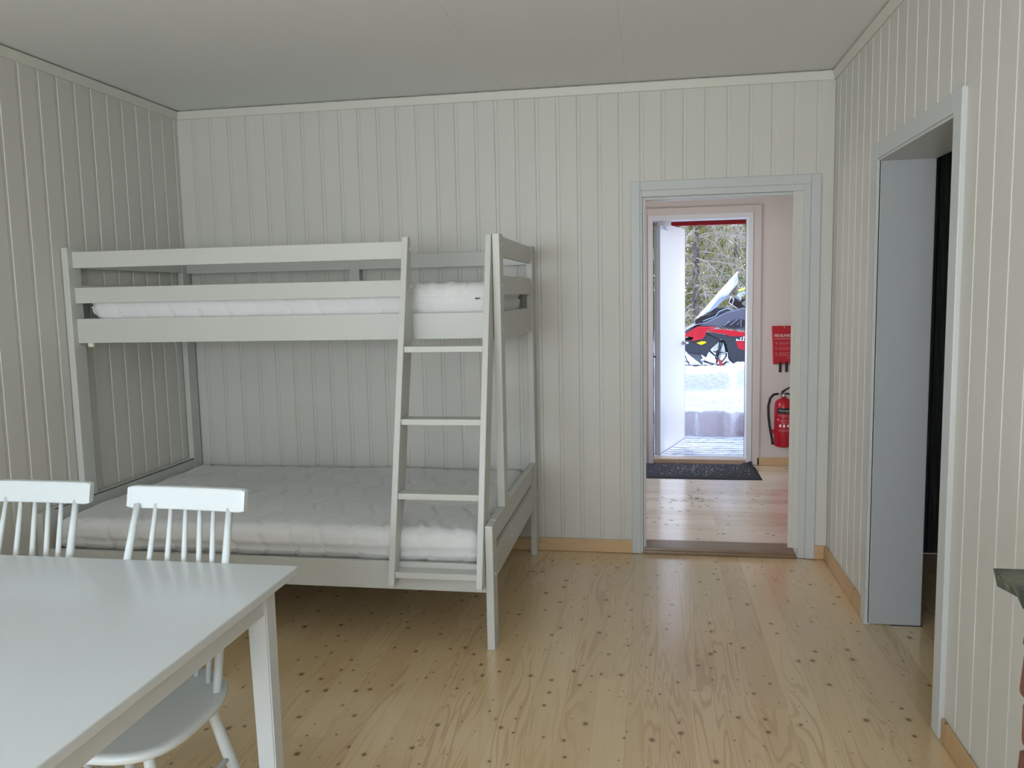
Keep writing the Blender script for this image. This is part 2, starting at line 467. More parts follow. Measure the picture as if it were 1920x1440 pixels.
# inner doorway: casing, stepped frame, threshold ---------------------------------
d1 = empty('door_1', (0, 0, 0), kind='structure')
def ring(name, x0, x1, z1, w, y0, y1, M, parent, b=.002, w2=None, wt=None):
    w2 = w2 or w; wt = wt or w
    box(name, (x0 - w, y0, .002), (x0, y1, z1 + wt), M, parent, b)
    box(name, (x1, y0, .002), (x1 + w2, y1, z1 + wt), M, parent, b)
    box(name, (x0, y0 + .0003, z1), (x1, y1, z1 + wt), M, parent, b)
ring('casing', DX0 - .030, DX1 + .058, DZ + .052, .053, -.014, .004, M_trim, d1, .003)
ring('door_frame', DX0 - .018, DX1 + .020, DZ + .018, .020, -.006, .11, M_trim, d1, .002, .038, .036)
ring('door_frame', DX0, DX1 + .005, DZ, .018, .014, .045, M_trim, d1, .002, .02)
ring('door_frame', DX0 - .006, DX1 + .022, DZ + .010, .016, .045, .185, M_white, d1, .002)
bx = box('threshold', (DX0 - .01, -.004, .002), (DX1 + .01, .17, .034), M_thresh, d1, .006, 2)
box('threshold', (DX0 - .01, -.012, .001), (DX1 + .01, .01, .018), M_thresh, d1, .004, 2)
box('hinge_plate', (DX1 + .018, .10, 1.62), (DX1 + .024, .13, 1.72), M_blackmetal, d1, .0005)
box('hinge_plate', (DX1 + .018, .10, .22), (DX1 + .024, .13, .31), M_blackmetal, d1, .0005)
box('hinge_plate', (DX1 + .018, .10, 1.78), (DX1 + .024, .12, 1.81), M_steel, d1, .0005)

# side doorway: thick box of painted boards ----------------------------------------
d2 = empty('door_2', (0, 0, 0), kind='structure')
box('casing', (RW - .019, GY1 + .028, .001), (RW + .002, GY1 - .0, GZ + .004), M_trim, d2, .002)
def rbox(n, a, b, M=M_trim, bev=.003): return box(n, a, b, M, d2, bev, 2)
rbox('casing', (RW - .017, GY1 + .010, .001), (RW + .002, GY1 + .078, GZ + .078))
rbox('casing', (RW - .017, GY0 - .085, .001), (RW + .002, GY0 - .012, GZ + .078))
rbox('casing', (RW - .0165, GY0 - .012, GZ + .010), (RW + .002, GY1 + .010, GZ + .078))
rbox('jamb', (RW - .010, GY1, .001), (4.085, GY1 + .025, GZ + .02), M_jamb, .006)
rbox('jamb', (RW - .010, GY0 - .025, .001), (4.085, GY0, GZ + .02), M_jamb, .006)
rbox('head_lining', (RW - .010, GY0, GZ), (4.085, GY1, GZ + .025))
# dim room beyond the side doorway
wd = empty('wall_side_room', (0, 0, 0), kind='structure')
dx = 4.085
while dx < 6.4:
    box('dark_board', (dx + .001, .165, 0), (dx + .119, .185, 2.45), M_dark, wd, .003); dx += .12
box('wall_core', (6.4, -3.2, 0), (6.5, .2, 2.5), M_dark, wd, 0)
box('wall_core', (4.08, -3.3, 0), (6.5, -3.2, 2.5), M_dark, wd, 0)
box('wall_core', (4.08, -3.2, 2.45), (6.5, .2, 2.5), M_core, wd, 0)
x = 4.092; 
fs = empty('floor_side_room', (0, 0, 0), kind='structure')
while x < 6.4:
    box('plank', (x + .0004, -3.2, -.022), (x + pw - .0004, .165, 0), M_floor, fs, .0009); x += pw

# ------------------------------------------------------------------ hall behind the inner doorway
HY = 2.60; OX0, OX1, OZ = 2.893, 3.700, 2.157
hf = empty('floor_hall', (0, 0, 0), kind='structure')
y = .17
while y < HY:
    xa = 1.9
    while xa < 5.2:
        xb = min(xa + rng.choice([1.4, 1.9, 2.3]), 5.2); y1 = min(y + .118, HY + .02)
        box('plank', (xa + .0002, y + .0002, -.022), (xb - .0002, y1 - .0002, rng.uniform(-.0003, .0003)), M_hallfloor, hf, .0006)
        xa = xb
    y += .118
wh = empty('wall_hall', (0, 0, 0), kind='structure')
box('wall_lining', (1.9, HY, 0), (OX0 - .03, HY + .04, 2.5), M_hallwall, wh, 0)
box('wall_lining', (OX1 + .03, HY, 0), (5.2, HY + .04, 2.5), M_hallwall, wh, 0)
box('wall_lining', (OX0 - .03, HY, OZ + .03), (OX1 + .03, HY + .04, 2.5), M_hallwall, wh, 0)
box('wall_lining', (5.2, .17, 0), (5.3, HY, 2.5), M_hallwall, wh, 0)
box('wall_lining', (1.8, .17, 0), (1.9, HY, .95), M_hallwall, wh, 0)
box('wall_lining', (1.8, .17, 2.05), (1.9, HY, 2.5), M_hallwall, wh, 0)
box('wall_lining', (1.8, .17, .95), (1.9, .85, 2.05), M_hallwall, wh, 0)
box('wall_lining', (1.8, 1.85, .95), (1.9, HY, 2.05), M_hallwall, wh, 0)
box('wall_lining', (1.9, .176, 0), (DX0 - .028, .19, 2.5), M_hallwall, wh, 0)
box('wall_lining', (DX1 + .022, .176, 0), (5.2, .19, 2.5), M_hallwall, wh, 0)
box('wall_lining', (DX0 - .028, .176, DZ + .03), (DX1 + .022, .19, 2.5), M_hallwall, wh, 0)
box('wall_lining', (OX1 + .09, HY - .008, .002), (5.2, HY, 2.5), M_hallwall, wh, 0)
ch = box('ceiling_hall', (1.8, .17, 2.5), (5.3, HY + .25, 2.56), M_hallwall, None, 0); ch['kind'] = 'structure'
b = skirt('baseboard_hall', (OX1 + .09, HY - .021, .001), (5.2, HY - .008, .072), M_skirt)
w = empty('wall_outside', (0, 0, 0), kind='structure')
M_redwall = mat('dark_red_cladding', (.22, .045, .04), .8)
box('wall_core', (-4, HY + .04, -.3), (OX0 - .02, HY + .25, 3.4), M_redwall, w, 0)
box('wall_core', (OX1 + .02, HY + .04, -.3), (8, HY + .25, 3.4), M_redwall, w, 0)
box('wall_core', (OX0 - .02, HY + .04, OZ + .04), (OX1 + .02, HY + .25, 3.4), M_redwall, w, 0)
# outer doorway
d3 = empty('door_3', (0, 0, 0), kind='structure')
ring('casing', OX0 - .050, OX1 + .048, OZ + .042, .062, HY - .021, HY, M_hallwall, d3, .003)
ring('door_frame', OX0, OX1 - .004, OZ, .047, HY - .014, HY + .13, M_white, d3, .003)
ring('door_frame', OX0 - .006, OX1 + .008, OZ + .006, .02, HY + .13, HY + .252, M_white, d3, .003)
box('gasket', (OX0, HY + .126, .04), (OX0 + .007, HY + .134, OZ), M_rubber, d3, 0)
box('gasket', (OX1 - .007, HY + .126, .04), (OX1, HY + .134, OZ), M_rubber, d3, 0)
box('threshold', (OX0, HY - .005, .001), (OX1, HY + .12, .045), wood('door_sill_wood', 'x', (.62, .46, .33), (.4, .26, .16), (.2, .1, .05), .35, .05), d3, .008, 2)
box('threshold', (OX0, HY + .12, .001), (OX1, HY + .26, .030), M_steel, d3, .004)
for z in (.30, 1.05, 1.87): 
    box('hinge', (OX0 - .001, HY + .02, z - .055), (OX0 + .004, HY + .045, z + .055), M_steel, d3, .001)
    box('hinge', (OX0 - .001, HY + .048, z - .05), (OX0 + .0035, HY + .058, z + .05), M_blackmetal, d3, .001)
for k in range(5): lathe('screw', [(.004, 0), (.004, .002)], M_blackmetal, d3, 10, 'x', (OX0, HY + .035, 1.62 + k * .035))
tube('latch_hook', [(OX0 - .002, HY + .02, .965), (OX0 + .012, HY + .01, .966), (OX0 + .014, HY - .03, .966)], [.009, .006, .008], M_blackmetal, d3)
# door leaf, opened outwards
ang = math.atan2(.85, .25)
leaf = empty('door_leaf', (OX0 + .012, HY + .16, 0), ang, label='white front door leaf swung open outwards over the snowy deck', category='door')
lb = bmesh.new(); add_box(lb, (0, -.002, .045), (.895, -.050, 2.150), .003)
o = mesh_obj('leaf_panel', lb, M_white, leaf)
box('weather_strip', (.01, -.052, .05), (.885, -.0505, .065), M_steel, leaf, 0)
o = lathe('door_handle', [(.024, 0), (.024, .008), (.010, .010), (.010, .05)], M_steel, leaf, 20, 'y', (.83, -.052, 1.03)); o.scale = (1, -1, 1)
tube('handle_lever', [(.83, -.098, 1.03), (.77, -.102, 1.03), (.71, -.100, 1.03)], .009, M_steel, o.parent)
box('lock_plate', (.893, -.04, .93), (.8965, -.012, 1.15), M_steel, leaf, .001)
cl = thing('door_closer', 'small white door closer arm fixed above the open front door', 'door closer', (0, 0, 0))
box('closer_body', (2.93, HY + .10, 2.118), (3.05, HY + .145, 2.157), M_white, cl, .004, 2)
tube('closer_arm', [(2.99, HY + .12, 2.112), (3.02, HY + .30, 2.105), (3.045, HY + .62, 2.10)], .008, M_white, cl)
box('closer_bracket', (3.02, HY + .59, 2.08), (3.06, HY + .65, 2.112), M_steel, cl, .002)
# porch roof edge
rf = empty('porch_roof', (0, 0, 0), kind='structure')
box('soffit', (-1, HY + .25, 2.250), (6.5, 3.92, 2.31), mat('shaded_red_soffit', (.11, .008, .01), .7), rf, 0)  # soffit red darkened: the shade under the eave is in the colour
box('fascia', (-1, 3.90, 2.205), (6.5, 3.925, 2.42), M_redpaint, rf, .003)
box('roof_board', (-1, HY + .2, 2.31), (6.5, 3.96, 2.44), M_redpaint, rf, 0)
# doormat and snow crumbs on it
def mat_pts():
    v = []; f = []
    nx, ny = 46, 18; x0, x1, y0, y1 = 2.10, 3.765, 1.985, 2.592
    for j in range(ny):
        for i in range(nx):
            u = i / (nx - 1); w_ = j / (ny - 1); xx = x0 + (x1 - x0) * u; yy = y0 + (y1 - y0) * w_
            e = min(u * 30, (1 - u) * 30, w_ * 10, (1 - w_) * 10, 1)
            z = .002 + .010 * min(e, 1) + .001 * math.sin(xx * 19) * math.sin(yy * 11)
            if u > .93 and w_ > .75: z += .035 * (u - .93) / .07 * (w_ - .75) / .25
            v.append((xx - (.02 if w_ > .8 and u > .95 else 0), yy + .004 * math.sin(xx * 7), z))
    for j in range(ny - 1):
        for i in range(nx - 1): a = j * nx + i; f.append((a, a + 1, a + nx + 1, a + nx))
    return v, f
v, f = mat_pts()
o = pyd('doormat', v, f, M_mat, None, True); tag(o, 'dark grey fibre doormat dusted with snow inside the front door', 'doormat')
md = o.modifiers.new('s', 'SOLIDIFY'); md.thickness = .003
bm = bmesh.new()
for k in range(260):
    if k < 170: cx, cy = rng.normal(3.25, .22), 2.30 + rng.normal(0, .12); cz = .014
    else: cx, cy = rng.uniform(2.9, 3.7), rng.uniform(2.05, 2.55); cz = .014
    r = rng.uniform(.0015, .005)
    if not (2.85 < cx < 3.7 and 2.0 < cy < 2.57): continue
    vs = bmesh.ops.create_icosphere(bm, subdivisions=1, radius=r)['verts']
    for q in vs: q.co = q.co * 1.0 + Vector((cx, cy, cz - .001))
o = mesh_obj('snow_crumbs', bm, M_snow); tag(o, 'white crumbs of trodden snow scattered over the dark doormat', 'snow', kind='stuff')
bm = bmesh.new()
for k in range(60):
    cx, cy = (rng.normal(3.15, .12), rng.normal(1.35, .14)) if k < 36 else (rng.uniform(2.9, 3.7), rng.uniform(.3, 1.9))
    r = rng.uniform(.003, .011)
    vs = bmesh.ops.create_circle(bm, cap_ends=True, segments=9, radius=r)['verts']
    for q in vs: q.co = Vector((q.co.x * 1.5 * rng.uniform(.8, 1.2), q.co.y * rng.uniform(.8, 1.2), 0)) + Vector((cx, cy, .0008))
o = mesh_obj('meltwater_spots', bm, mat('muddy_water', (.20, .16, .13), .08, spec=.6)); tag(o, 'small muddy meltwater spots on the pale hall floorboards', 'water spots', kind='stuff')

# fire blanket pouch -------------------------------------------------------------
fbk = thing('fire_blanket', 'red wall-hung pouch printed FIRE BLANKET above the extinguisher', 'fire blanket', (4.004, HY - .008, 1.06))
prism('pouch', [(-.102, .163), (.102, .163), (.100, -.165), (-.088, -.165), (-.095, .03)], 'y', -.030, 0, M_red, fbk, .004, 2)
box('flap', (-.104, -.034, .12), (.104, -.029, .166), M_red, fbk, .002)
box('pull_tab', (-.042, -.036, -.235), (-.018, -.031, -.145), M_rubber, fbk, .001)
box('pull_tab', (.010, -.036, -.232), (.034, -.031, -.142), M_rubber, fbk, .001)
lathe('rivet', [(.007, 0), (.007, -.003), (.003, -.005)], M_steel, fbk, 14, 'y', (.0, -.034, .155))
text('lettering', 'FIRE BLANKET', .034, (-.008, -.0312, .082), M_whitetext, fbk, .150)
for k, (z, ww, h) in enumerate(((.058, .14, .003), (.050, .165, .003))): box('print_line', (-.082, -.0312, z), (-.082 + ww, -.0300, z + h), M_pinktext, fbk, 0)
for k in range(3):
    z = .025 - k * .045
    for q in range(3): box('print_line', (-.045, -.0312, z - q * .010), (.05 - .015 * (q == 2), -.0300, z - q * .010 + .0022), M_pinktext, fbk, 0)
    lathe('pictogram', [(.007, 0), (.007, -.001)], M_pinktext, fbk, 12, 'y', (-.066, -.0301, z - .008))
box('print_line', (-.078, -.0312, -.092), (.08, -.0300, -.090), M_pinktext, fbk, 0)
for q in range(2): box('print_line', (.02, -.0312, -.104 - q * .010), (.08, -.0300, -.102 - q * .010), M_pinktext, fbk, 0)
# fire extinguisher ---------------------------------------------------------------
ex = thing('fire_extinguisher', 'red fire extinguisher with black hose hanging on the hall wall', 'fire extinguisher', (3.998, HY - .10, .185))
R0 = .078
lathe('cylinder', [(.052, 0), (.071, .006), (R0, .024), (R0, .335), (.075, .372), (.066, .400), (.038, .418), (.022, .424), (.020, .434)], M_redcan, ex, 40)
def label_patch(name, a0, a1, z0, z1, M, r=R0 + .0006, n=14):
    v = []; f = []
    for k in range(n + 1):
        a = a0 + (a1 - a0) * k / n
        for z in (z0, z1): v.append((r * math.sin(a), -r * math.cos(a), z))
    for k in range(n): f.append((2 * k, 2 * k + 2, 2 * k + 3, 2 * k + 1))
    o = pyd(name, v, f, M, ex); s = o.modifiers.new('s', 'SOLIDIFY'); s.thickness = .0004; return o
label_patch('label_band', -.85, .95, .296, .345, M_rubber)
def curved_text(s, size, z, a0, M, r=R0 + .0018):
    """letters set one by one around the can, joined into one print"""
    bm = bmesh.new()
    for i, c_ in enumerate(s):
        if c_ == ' ': continue
        a = a0 + i * size * .72 / r; me = text_mesh(c_, size)
        me.transform(Matrix.Translation((r * math.sin(a), -r * math.cos(a), z)) @ Matrix.Rotation(a, 4, 'Z') @ Matrix.Rotation(PI / 2, 4, 'X'))
        bm.from_mesh(me); bpy.data.meshes.remove(me)
    mesh_obj('lettering', bm, M, ex)
curved_text('HOUSEGARD', .015, .323, -.56, M_whitetext)
curved_text('6L FOAM', .010, .308, -.2, M_pinktext)
for z, a0, a1 in ((.283, -.7, .55), (.276, -.7, .4), (.262, -.4, .5), (.240, -.5, .6), (.234, -.5, .5), (.220, -.4, .6), (.212, -.4, .4), (.178 - .02, -.7, .6), (.150, -.7, .5), (.142, -.7, .6)):
    label_patch('print_line', a0, a1, z, z + .0028, M_pinktext)
curved_text('A', .022, .245, -.72, M_whitetext)
for k in range(3): label_patch('pictogram', -.60 + k * .42, -.38 + k * .42, .180, .204, M_whitetext, n=4)
curved_text('.. .. . -- ..', .012, .120, -.6, M_pinktext)
lathe('valve', [(.017, .43), (.017, .452), (.012, .455), (.012, .468)], M_steel, ex, 20)
tube('nozzle_fitting', [(-.012, -.0, .456), (-.048, 0, .460)], .008, M_steel, ex)
tube('hose', [(-.045, 0, .460), (-.085, -.01, .456), (-.115, -.02, .425), (-.130, -.02, .36), (-.128, -.02, .27), (-.115, -.015, .17), (-.100, -.01, .095), (-.094, -.008, .068)], [.009] + [.0105] * 6 + [.009], M_rubber, ex, 12)
tube('hose_nozzle', [(-.094, -.008, .070), (-.092, -.008, .045), (-.088, -.007, .02)], [.012, .010, .012], M_blackmetal, ex)
box('hose_clip', (-.105, -.02, .115), (-.072, .0, .15), M_redcan, ex, .003)
tube('carry_handle', [(-.012, 0, .462), (.03, 0, .462), (.10, 0, .436)], [.008, .008, .007], M_blackmetal, ex)
tube('squeeze_lever', [(-.018, 0, .478), (-.018, 0, .470), (.0, 0, .486), (.04, 0, .512), (.085, 0, .522), (.125, 0, .520)], [.009, .010, .010, .007, .007, .006], M_blackmetal, ex)
box('wall_hook', (-.02, .02, .40), (.02, .090, .43), M_steel, ex, .002)

# ------------------------------------------------------------------ outside: deck, snow, trees, snowmobile
dk = empty('porch_deck', (0, 0, 0), kind='structure')
box('deck_beam', (1.5, HY + .26, -.3), (6, 4.4, -.075), mat('wet_timber', (.10, .08, .07), .8), dk, 0)
y = HY + .27
M_decksnow = mat('snow_on_deck', (.80, .84, .90), .7, spec=.3)
n_ = NT(M_decksnow); vv = n_.coords((.6, 2.2, 1)); aa = n_.noise(vv, 13, 6, .8)
n_.l(n_.mix(n_.sstep(aa, .46, .62), (.76, .79, .84), (.30, .31, .34)), n_.b.inputs['Base Color']); n_.bump(aa, .8, .02)
while y < 4.35:
    box('deck_board', (1.5, y, -.075), (6, y + .084, -.045 + rng.uniform(-.002, .002)), M_decksnow, dk, .004); y += .108
def fbm(x, y, octs, seed=0):
    r_ = np.random.default_rng(100 + seed); t = np.zeros_like(x)
    for sc, am in octs:
        for _ in range(5):
            a = r_.uniform(0, 2 * PI); ph = r_.uniform(0, 2 * PI)
            t += am * np.sin((x * math.cos(a) + y * math.sin(a)) * sc * r_.uniform(.7, 1.4) + ph) / 2.2
    return t
def snow_patch(name, xs, ys, hf_, label=None):
    X, Y = np.meshgrid(xs, ys); Z = hf_(X, Y); v = np.stack([X, Y, Z], -1).reshape(-1, 3)
    nx, ny = len(xs), len(ys); f = [(j * nx + i, j * nx + i + 1, (j + 1) * nx + i + 1, (j + 1) * nx + i) for j in range(ny - 1) for i in range(nx - 1)]
    return pyd(name, v.tolist(), f, M_snow, None, True)
def smooth(t): t = np.clip(t, 0, 1); return t * t * (3 - 2 * t)
def hsnow(X, Y):
    rough = fbm(X, Y, ((5, .018), (12, .012), (30, .007), (70, .004)), 1)
    rough2 = fbm(X, Y, ((2.2, .05), (5, .03)), 2)
    e1 = 4.30 + .02 * np.sin(X * 7) + .05 * smooth((X - 3.62) / .05) * np.sin(X * 23 + 1) + .10 * smooth((3.38 - X) / .03)
    h = -.075 + .285 * smooth((Y - e1) / .07)
    h += .14 * smooth((Y - 4.45) / .7) + rough * smooth((Y - 4.25) / .15)
    e2 = 5.20 + .06 * np.sin(X * 3.1) + .35 * smooth((X - 3.80) / .12)
    h += .20 * smooth((Y - e2) / .16) + .03 * smooth((3.9 - X) / .6) * smooth((Y - e2) / .1)
    h -= .17 * smooth((Y - 6.0) / .9)
    h += rough2 * smooth((Y - 5.4) / .5) * .5
    h += .05 * np.exp(-((X - 4.05) / .12) ** 2) * smooth((Y - 5.2) / .2)
    h += np.clip(Y - 11, 0, 99) * .05
    h -= .04 * np.exp(-((X - 3.84) / .05) ** 2 - ((Y - 5.7) / .5) ** 2)
    return h
xs = np.concatenate([np.linspace(-14, 2.4, 60), np.linspace(2.43, 4.9, 150), np.linspace(4.95, 16, 50)])
ys = np.concatenate([np.linspace(4.12, 6.2, 150), np.linspace(6.25, 9, 50), np.linspace(9.2, 34, 60)])
o = snow_patch('snow_ground', xs, ys, hsnow); o['kind'] = 'structure'
# snow left and right of the deck
for (xa, xb) in ((-14, 1.6), (5.9, 16)):
    o = snow_patch('snow_ground', np.linspace(xa, xb, 60), np.linspace(HY + .26, 4.3, 24), lambda X, Y: .12 + fbm(X, Y, ((2, .05), (6, .02)), 3)); o['kind'] = 'structure'

def rnd_tree(name, H, r0, nb, blen, first, leaf_n, leaf_size, Mleaf, seed, droop=.35, twigs=7, Mbr=None):
    r_ = np.random.default_rng(seed); T = bmesh.new()
    pts = [(.03 * math.sin(z * 1.3), .03 * math.cos(z * 1.1), z) for z in np.linspace(-.6, H, 14)]
    add_tube(T, pts, [r0 * (1 - .9 * i / 13) for i in range(14)], 12)
    B = bmesh.new(); anchors = []
    for k in range(nb):
        z = first + (H - first) * (k / nb) ** .9; a = r_.uniform(0, 2 * PI); L = blen * (1 - .75 * (z - first) / (H - first)) * r_.uniform(.7, 1.15)
        P0 = Vector((0, 0, z)); d = Vector((math.cos(a), math.sin(a), r_.uniform(-.1, .35))); pp = [P0]
        for s in range(6):
            d = (d + Vector((r_.uniform(-.25, .25), r_.uniform(-.25, .25), -droop * .18 + r_.uniform(-.12, .12)))).normalized()
            pp.append(pp[-1] + d * L / 6)
        add_tube(B, pp, [.011 * (1 - i / 6.5) * L / 1.5 + .0025 for i in range(7)], 4, False)
        for t in range(twigs):
            i = 1 + int(r_.integers(0, 5)); q = pp[i].lerp(pp[i + 1] if i < 6 else pp[i], r_.uniform()); td = (d + Vector(r_.uniform(-1, 1, 3)) * .9).normalized()
            tl = r_.uniform(.2, .55); tp = [q]
            for s in range(3): td = (td + Vector((0, 0, -.12)) + Vector(r_.uniform(-.25, .25, 3))).normalized(); tp.append(tp[-1] + td * tl / 3)
            add_tube(B, tp, [.0045, .0035, .0025, .0015], 3, False); anchors += tp
        anchors += pp[2:]
    v = []; f = []
    A = np.array([tuple(a) for a in anchors])
    idx = r_.integers(0, len(A), leaf_n); cpos = A[idx] + r_.normal(0, .07, (leaf_n, 3))
    d1_ = r_.normal(0, 1, (leaf_n, 3)); d1_ /= np.linalg.norm(d1_, axis=1)[:, None]
    d2_ = np.cross(d1_, r_.normal(0, 1, (leaf_n, 3))); d2_ /= np.linalg.norm(d2_, axis=1)[:, None]
    s = leaf_size * r_.uniform(.5, 1.3, (leaf_n, 1))
    V = np.stack([cpos - d1_ * s, cpos + d2_ * s * .3, cpos + d1_ * s, cpos - d2_ * s * .3], 1).reshape(-1, 3)
    F = [(4 * i, 4 * i + 1, 4 * i + 2, 4 * i + 3) for i in range(leaf_n)]
    root = empty(name)
    mesh_obj('trunk', T, M_bark, root, True)
    o1 = mesh_obj('branches', B, Mbr or M_twig, root); o1['kind'] = 'stuff'
    o2 = pyd('foliage', V.tolist(), F, Mleaf, root); o2['kind'] = 'stuff'
    return root
def copy_tree(src, loc, rz, sc, label, cat='tree', group=None):
    r = src.copy(); C.objects.link(r); r.location = loc; r.rotation_euler = (0, 0, rz); r.scale = (sc,) * 3
    for ch in src.children:
        c = ch.copy(); C.objects.link(c); c.parent = r
    tag(r, label, cat, group); return r
def place(src, loc, rz, sc, label, group=None):
    src.location = loc; src.rotation_euler = (0, 0, rz); src.scale = (sc,) * 3; tag(src, label, 'tree', group); return src
tA = rnd_tree('bare_tree', 8, .080, 150, 1.7, .7, 9000, .03, M_leafA, 3, .75, 22)
place(tA, (3.625, 10.2, .3), .5, 1, 'nearest tree with grey trunk and tangled bare twigs behind the snowmobile')
tB = rnd_tree('pine_tree', 8, .11, 75, 2.0, .3, 26000, .055, M_leafB, 5, .2, 9)
place(tB, (5.15, 12.6, .4), 1.1, 1, 'green needled tree filling the right of the outer doorway')
tC = rnd_tree('birch_tree', 7, .08, 75, 1.9, .1, 24000, .05, M_leafA, 9, .3, 9)
place(tC, (3.35, 13.6, .4), 2.2, 1, 'yellow-green bushy tree seen beside the open door leaf')
copy_tree(tC, (4.5, 15.0, .5), 4.0, 1.1, 'pale yellow-green tree standing behind the windscreen')
copy_tree(tB, (3.9, 17.2, .6), .4, 1.25, 'darker green tree at the back between the yellow ones')
copy_tree(tA, (4.42, 11.0, .35), 2.5, .9, 'thin twiggy tree rising at the right doorpost above the snowmobile')
k = 0
for yy, step, off in ((19.5, 2.9, 0), (25.0, 3.3, 1.4)):
    x = -7 + off
    while x < 15:
        copy_tree(tB if k % 3 == 0 else tC, (x, yy + rng.uniform(-.6, .6), .8), rng.uniform(0, 6), rng.uniform(1.2, 1.5), 'tall forest tree in the rows far behind the snow clearing', group='forest trees far behind the clearing')
        x += step * rng.uniform(.8, 1.1); k += 1

# snowmobile: nose points to -x; origin under the front of the machine -------------------
sm = thing('snowmobile', 'red, black and grey snowmobile parked on the snow outside the front door', 'snowmobile', (4.2, 7.2, .45))
M_sg = mat('grey_cowl', (.085, .10, .13), .35, coat=.5); M_sk = mat('black_cowl', (.018, .02, .024), .35, coat=.3)
M_sd = mat('charcoal_plastic', (.028, .032, .04), .5); M_sr = mat('snowmobile_red', (.46, .008, .02), .3, coat=.6)
M_shine = mat('windscreen', (.88, .91, .93), .12, trans=.75); M_yel = mat('amber_reflector', (.85, .58, .0), .3)
M_blue = mat('blue_grey_plastic', (.30, .40, .55), .35); M_lime = mat('lime_plastic', (.55, .75, .08), .4)
def sp_(name, poly, y0, y1, M, bev=.008, parent=sm): return prism(name, poly, 'y', y0, y1, M, parent, bev, 2)
sp_('nose_shell', [(-.951, .334), (-.89, .311), (-.841, .232), (-.759, .203), (-.628, .191), (-.585, .157), (-.552, .14), (-.531, .201), (-.477, .273), (-.38, .361), (-.359, .416), (-.532, .474), (-.64, .481), (-.694, .409), (-.885, .389), (-.945, .378)], .03, .61, M_sd, .012)
sp_('belly_pan', [(-.841, .232), (-.759, .203), (-.628, .191), (-.59, .107), (-.606, .029), (-.715, .113), (-.803, .187)], .08, .56, M_sg, .01)
sp_('side_cowl', [(-.94, .423), (-.814, .505), (-.717, .565), (-.684, .586), (-.409, .577), (-.425, .564), (-.554, .535), (-.565, .468), (-.608, .408), (-.771, .376), (-.733, .432), (-.814, .449), (-.912, .422)], .0, .05, M_sr, .006)['label'] = 'angular red side cowl'
sp_('side_cowl', [(-.94, .423), (-.814, .505), (-.717, .565), (-.684, .586), (-.409, .577), (-.554, .535), (-.565, .468), (-.608, .408), (-.771, .376), (-.814, .449)], .59, .64, M_sr, .006)
sp_('hood', [(-.94, .426), (-.836, .55), (-.717, .615), (-.571, .651), (-.479, .689), (-.266, .795), (-.138, .82), (-.053, .846), (.25, .80), (.3, .50), (-.264, .548), (-.355, .565), (-.452, .581), (-.684, .589), (-.804, .51)], .04, .60, M_sg, .018)
sp_('hood_vent', [(-.339, .582), (-.211, .652), (-.131, .683), (-.02, .677), (-.02, .572), (-.157, .552)], .022, .06, M_sk, .004)
vl = [(-.312, .592), (-.238, .657), (-.221, .602), (-.126, .678), (-.136, .601), (-.073, .671), (-.08, .578)]
tube('vent_trim', [(x_, .020, z_) for x_, z_ in vl], .005, M_blue, sm, 6)
sp_('headlight_pod', [(-.712, .666), (-.696, .693), (-.642, .726), (-.555, .752), (-.48, .773), (-.4, .848), (-.266, .852), (-.127, .778), (-.132, .745), (-.319, .721), (-.447, .69), (-.571, .647), (-.641, .654), (-.668, .599), (-.701, .61)], .10, .54, M_sk, .012)
sp_('headlight', [(-.700, .66), (-.66, .70), (-.60, .72), (-.60, .68), (-.66, .64)], .085, .15, M_glass, .003)
sp_('pod_side', [(-.431, .722), (-.378, .793), (-.266, .835), (-.137, .778), (-.148, .762), (-.399, .716)], .075, .11, M_sd, .004)
tube('pod_trim', [(x_, .072, z_) for x_, z_ in ((-.60, .66), (-.50, .70), (-.431, .722), (-.378, .793), (-.266, .838), (-.12, .785))], .007, M_blue, sm, 6)
# windscreen: a curved shell between the two side edges
fr = [(-.674, .71), (-.534, .867), (-.374, 1.056), (-.216, 1.233), (-.111, 1.35)]
bk = [(-.588, .741), (-.502, .812), (-.385, .969), (-.241, 1.032), (-.109, 1.203)]
v = []; f = []; n = 12
for i, ((fx, fz), (bx_, bz)) in enumerate(zip(fr, bk)):
    for j in range(n + 1):
        t = j / n; s = abs(2 * t - 1) ** 2.2; hw = .27 - .015 * i
        v.append((fx * (1 - s) + bx_ * s, .32 - hw + 2 * hw * t, fz * (1 - s) + bz * s))
for i in range(4):
    for j in range(n): a = i * (n + 1) + j; f.append((a, a + 1, a + n + 2, a + n + 1))
o = pyd('windscreen', v, f, M_shine, sm, True); md = o.modifiers.new('s', 'SOLIDIFY'); md.thickness = .006; o['label'] = 'tall raked clear windscreen'
tube('windscreen_edge', [(v[i * (n + 1) + n // 2][0], v[i * (n + 1)][1] + .02, v[i * (n + 1) + n // 2][2]) for i in range(5)], .010, M_whitetext, sm, 6)
sp_('dash_fairing', [(-.534, .785), (-.384, .952), (-.294, 1.027), (-.241, 1.021), (-.373, .903), (-.411, .849), (-.48, .8)], .12, .52, M_blue, .008)
sp_('side_stripe', [(-.57, .524), (-.446, .55), (-.317, .543), (.3, .455), (.3, .435), (-.22, .442), (-.29, .471), (-.451, .5)], .0, .05, M_sr, .005)
sp_('side_frame', [(-.57, .507), (-.451, .495), (-.29, .465), (.02, .45), (-.209, .38), (-.262, .362), (-.424, .43), (-.559, .496)], .012, .06, M_sd, .005)
sp_('side_panel', [(-.316, .405), (-.22, .442), (.5, .456), (.55, .02), (-.109, -.018), (-.174, .049), (-.234, .132), (-.251, .243), (-.273, .327)], .015, .07, M_sd, .008)
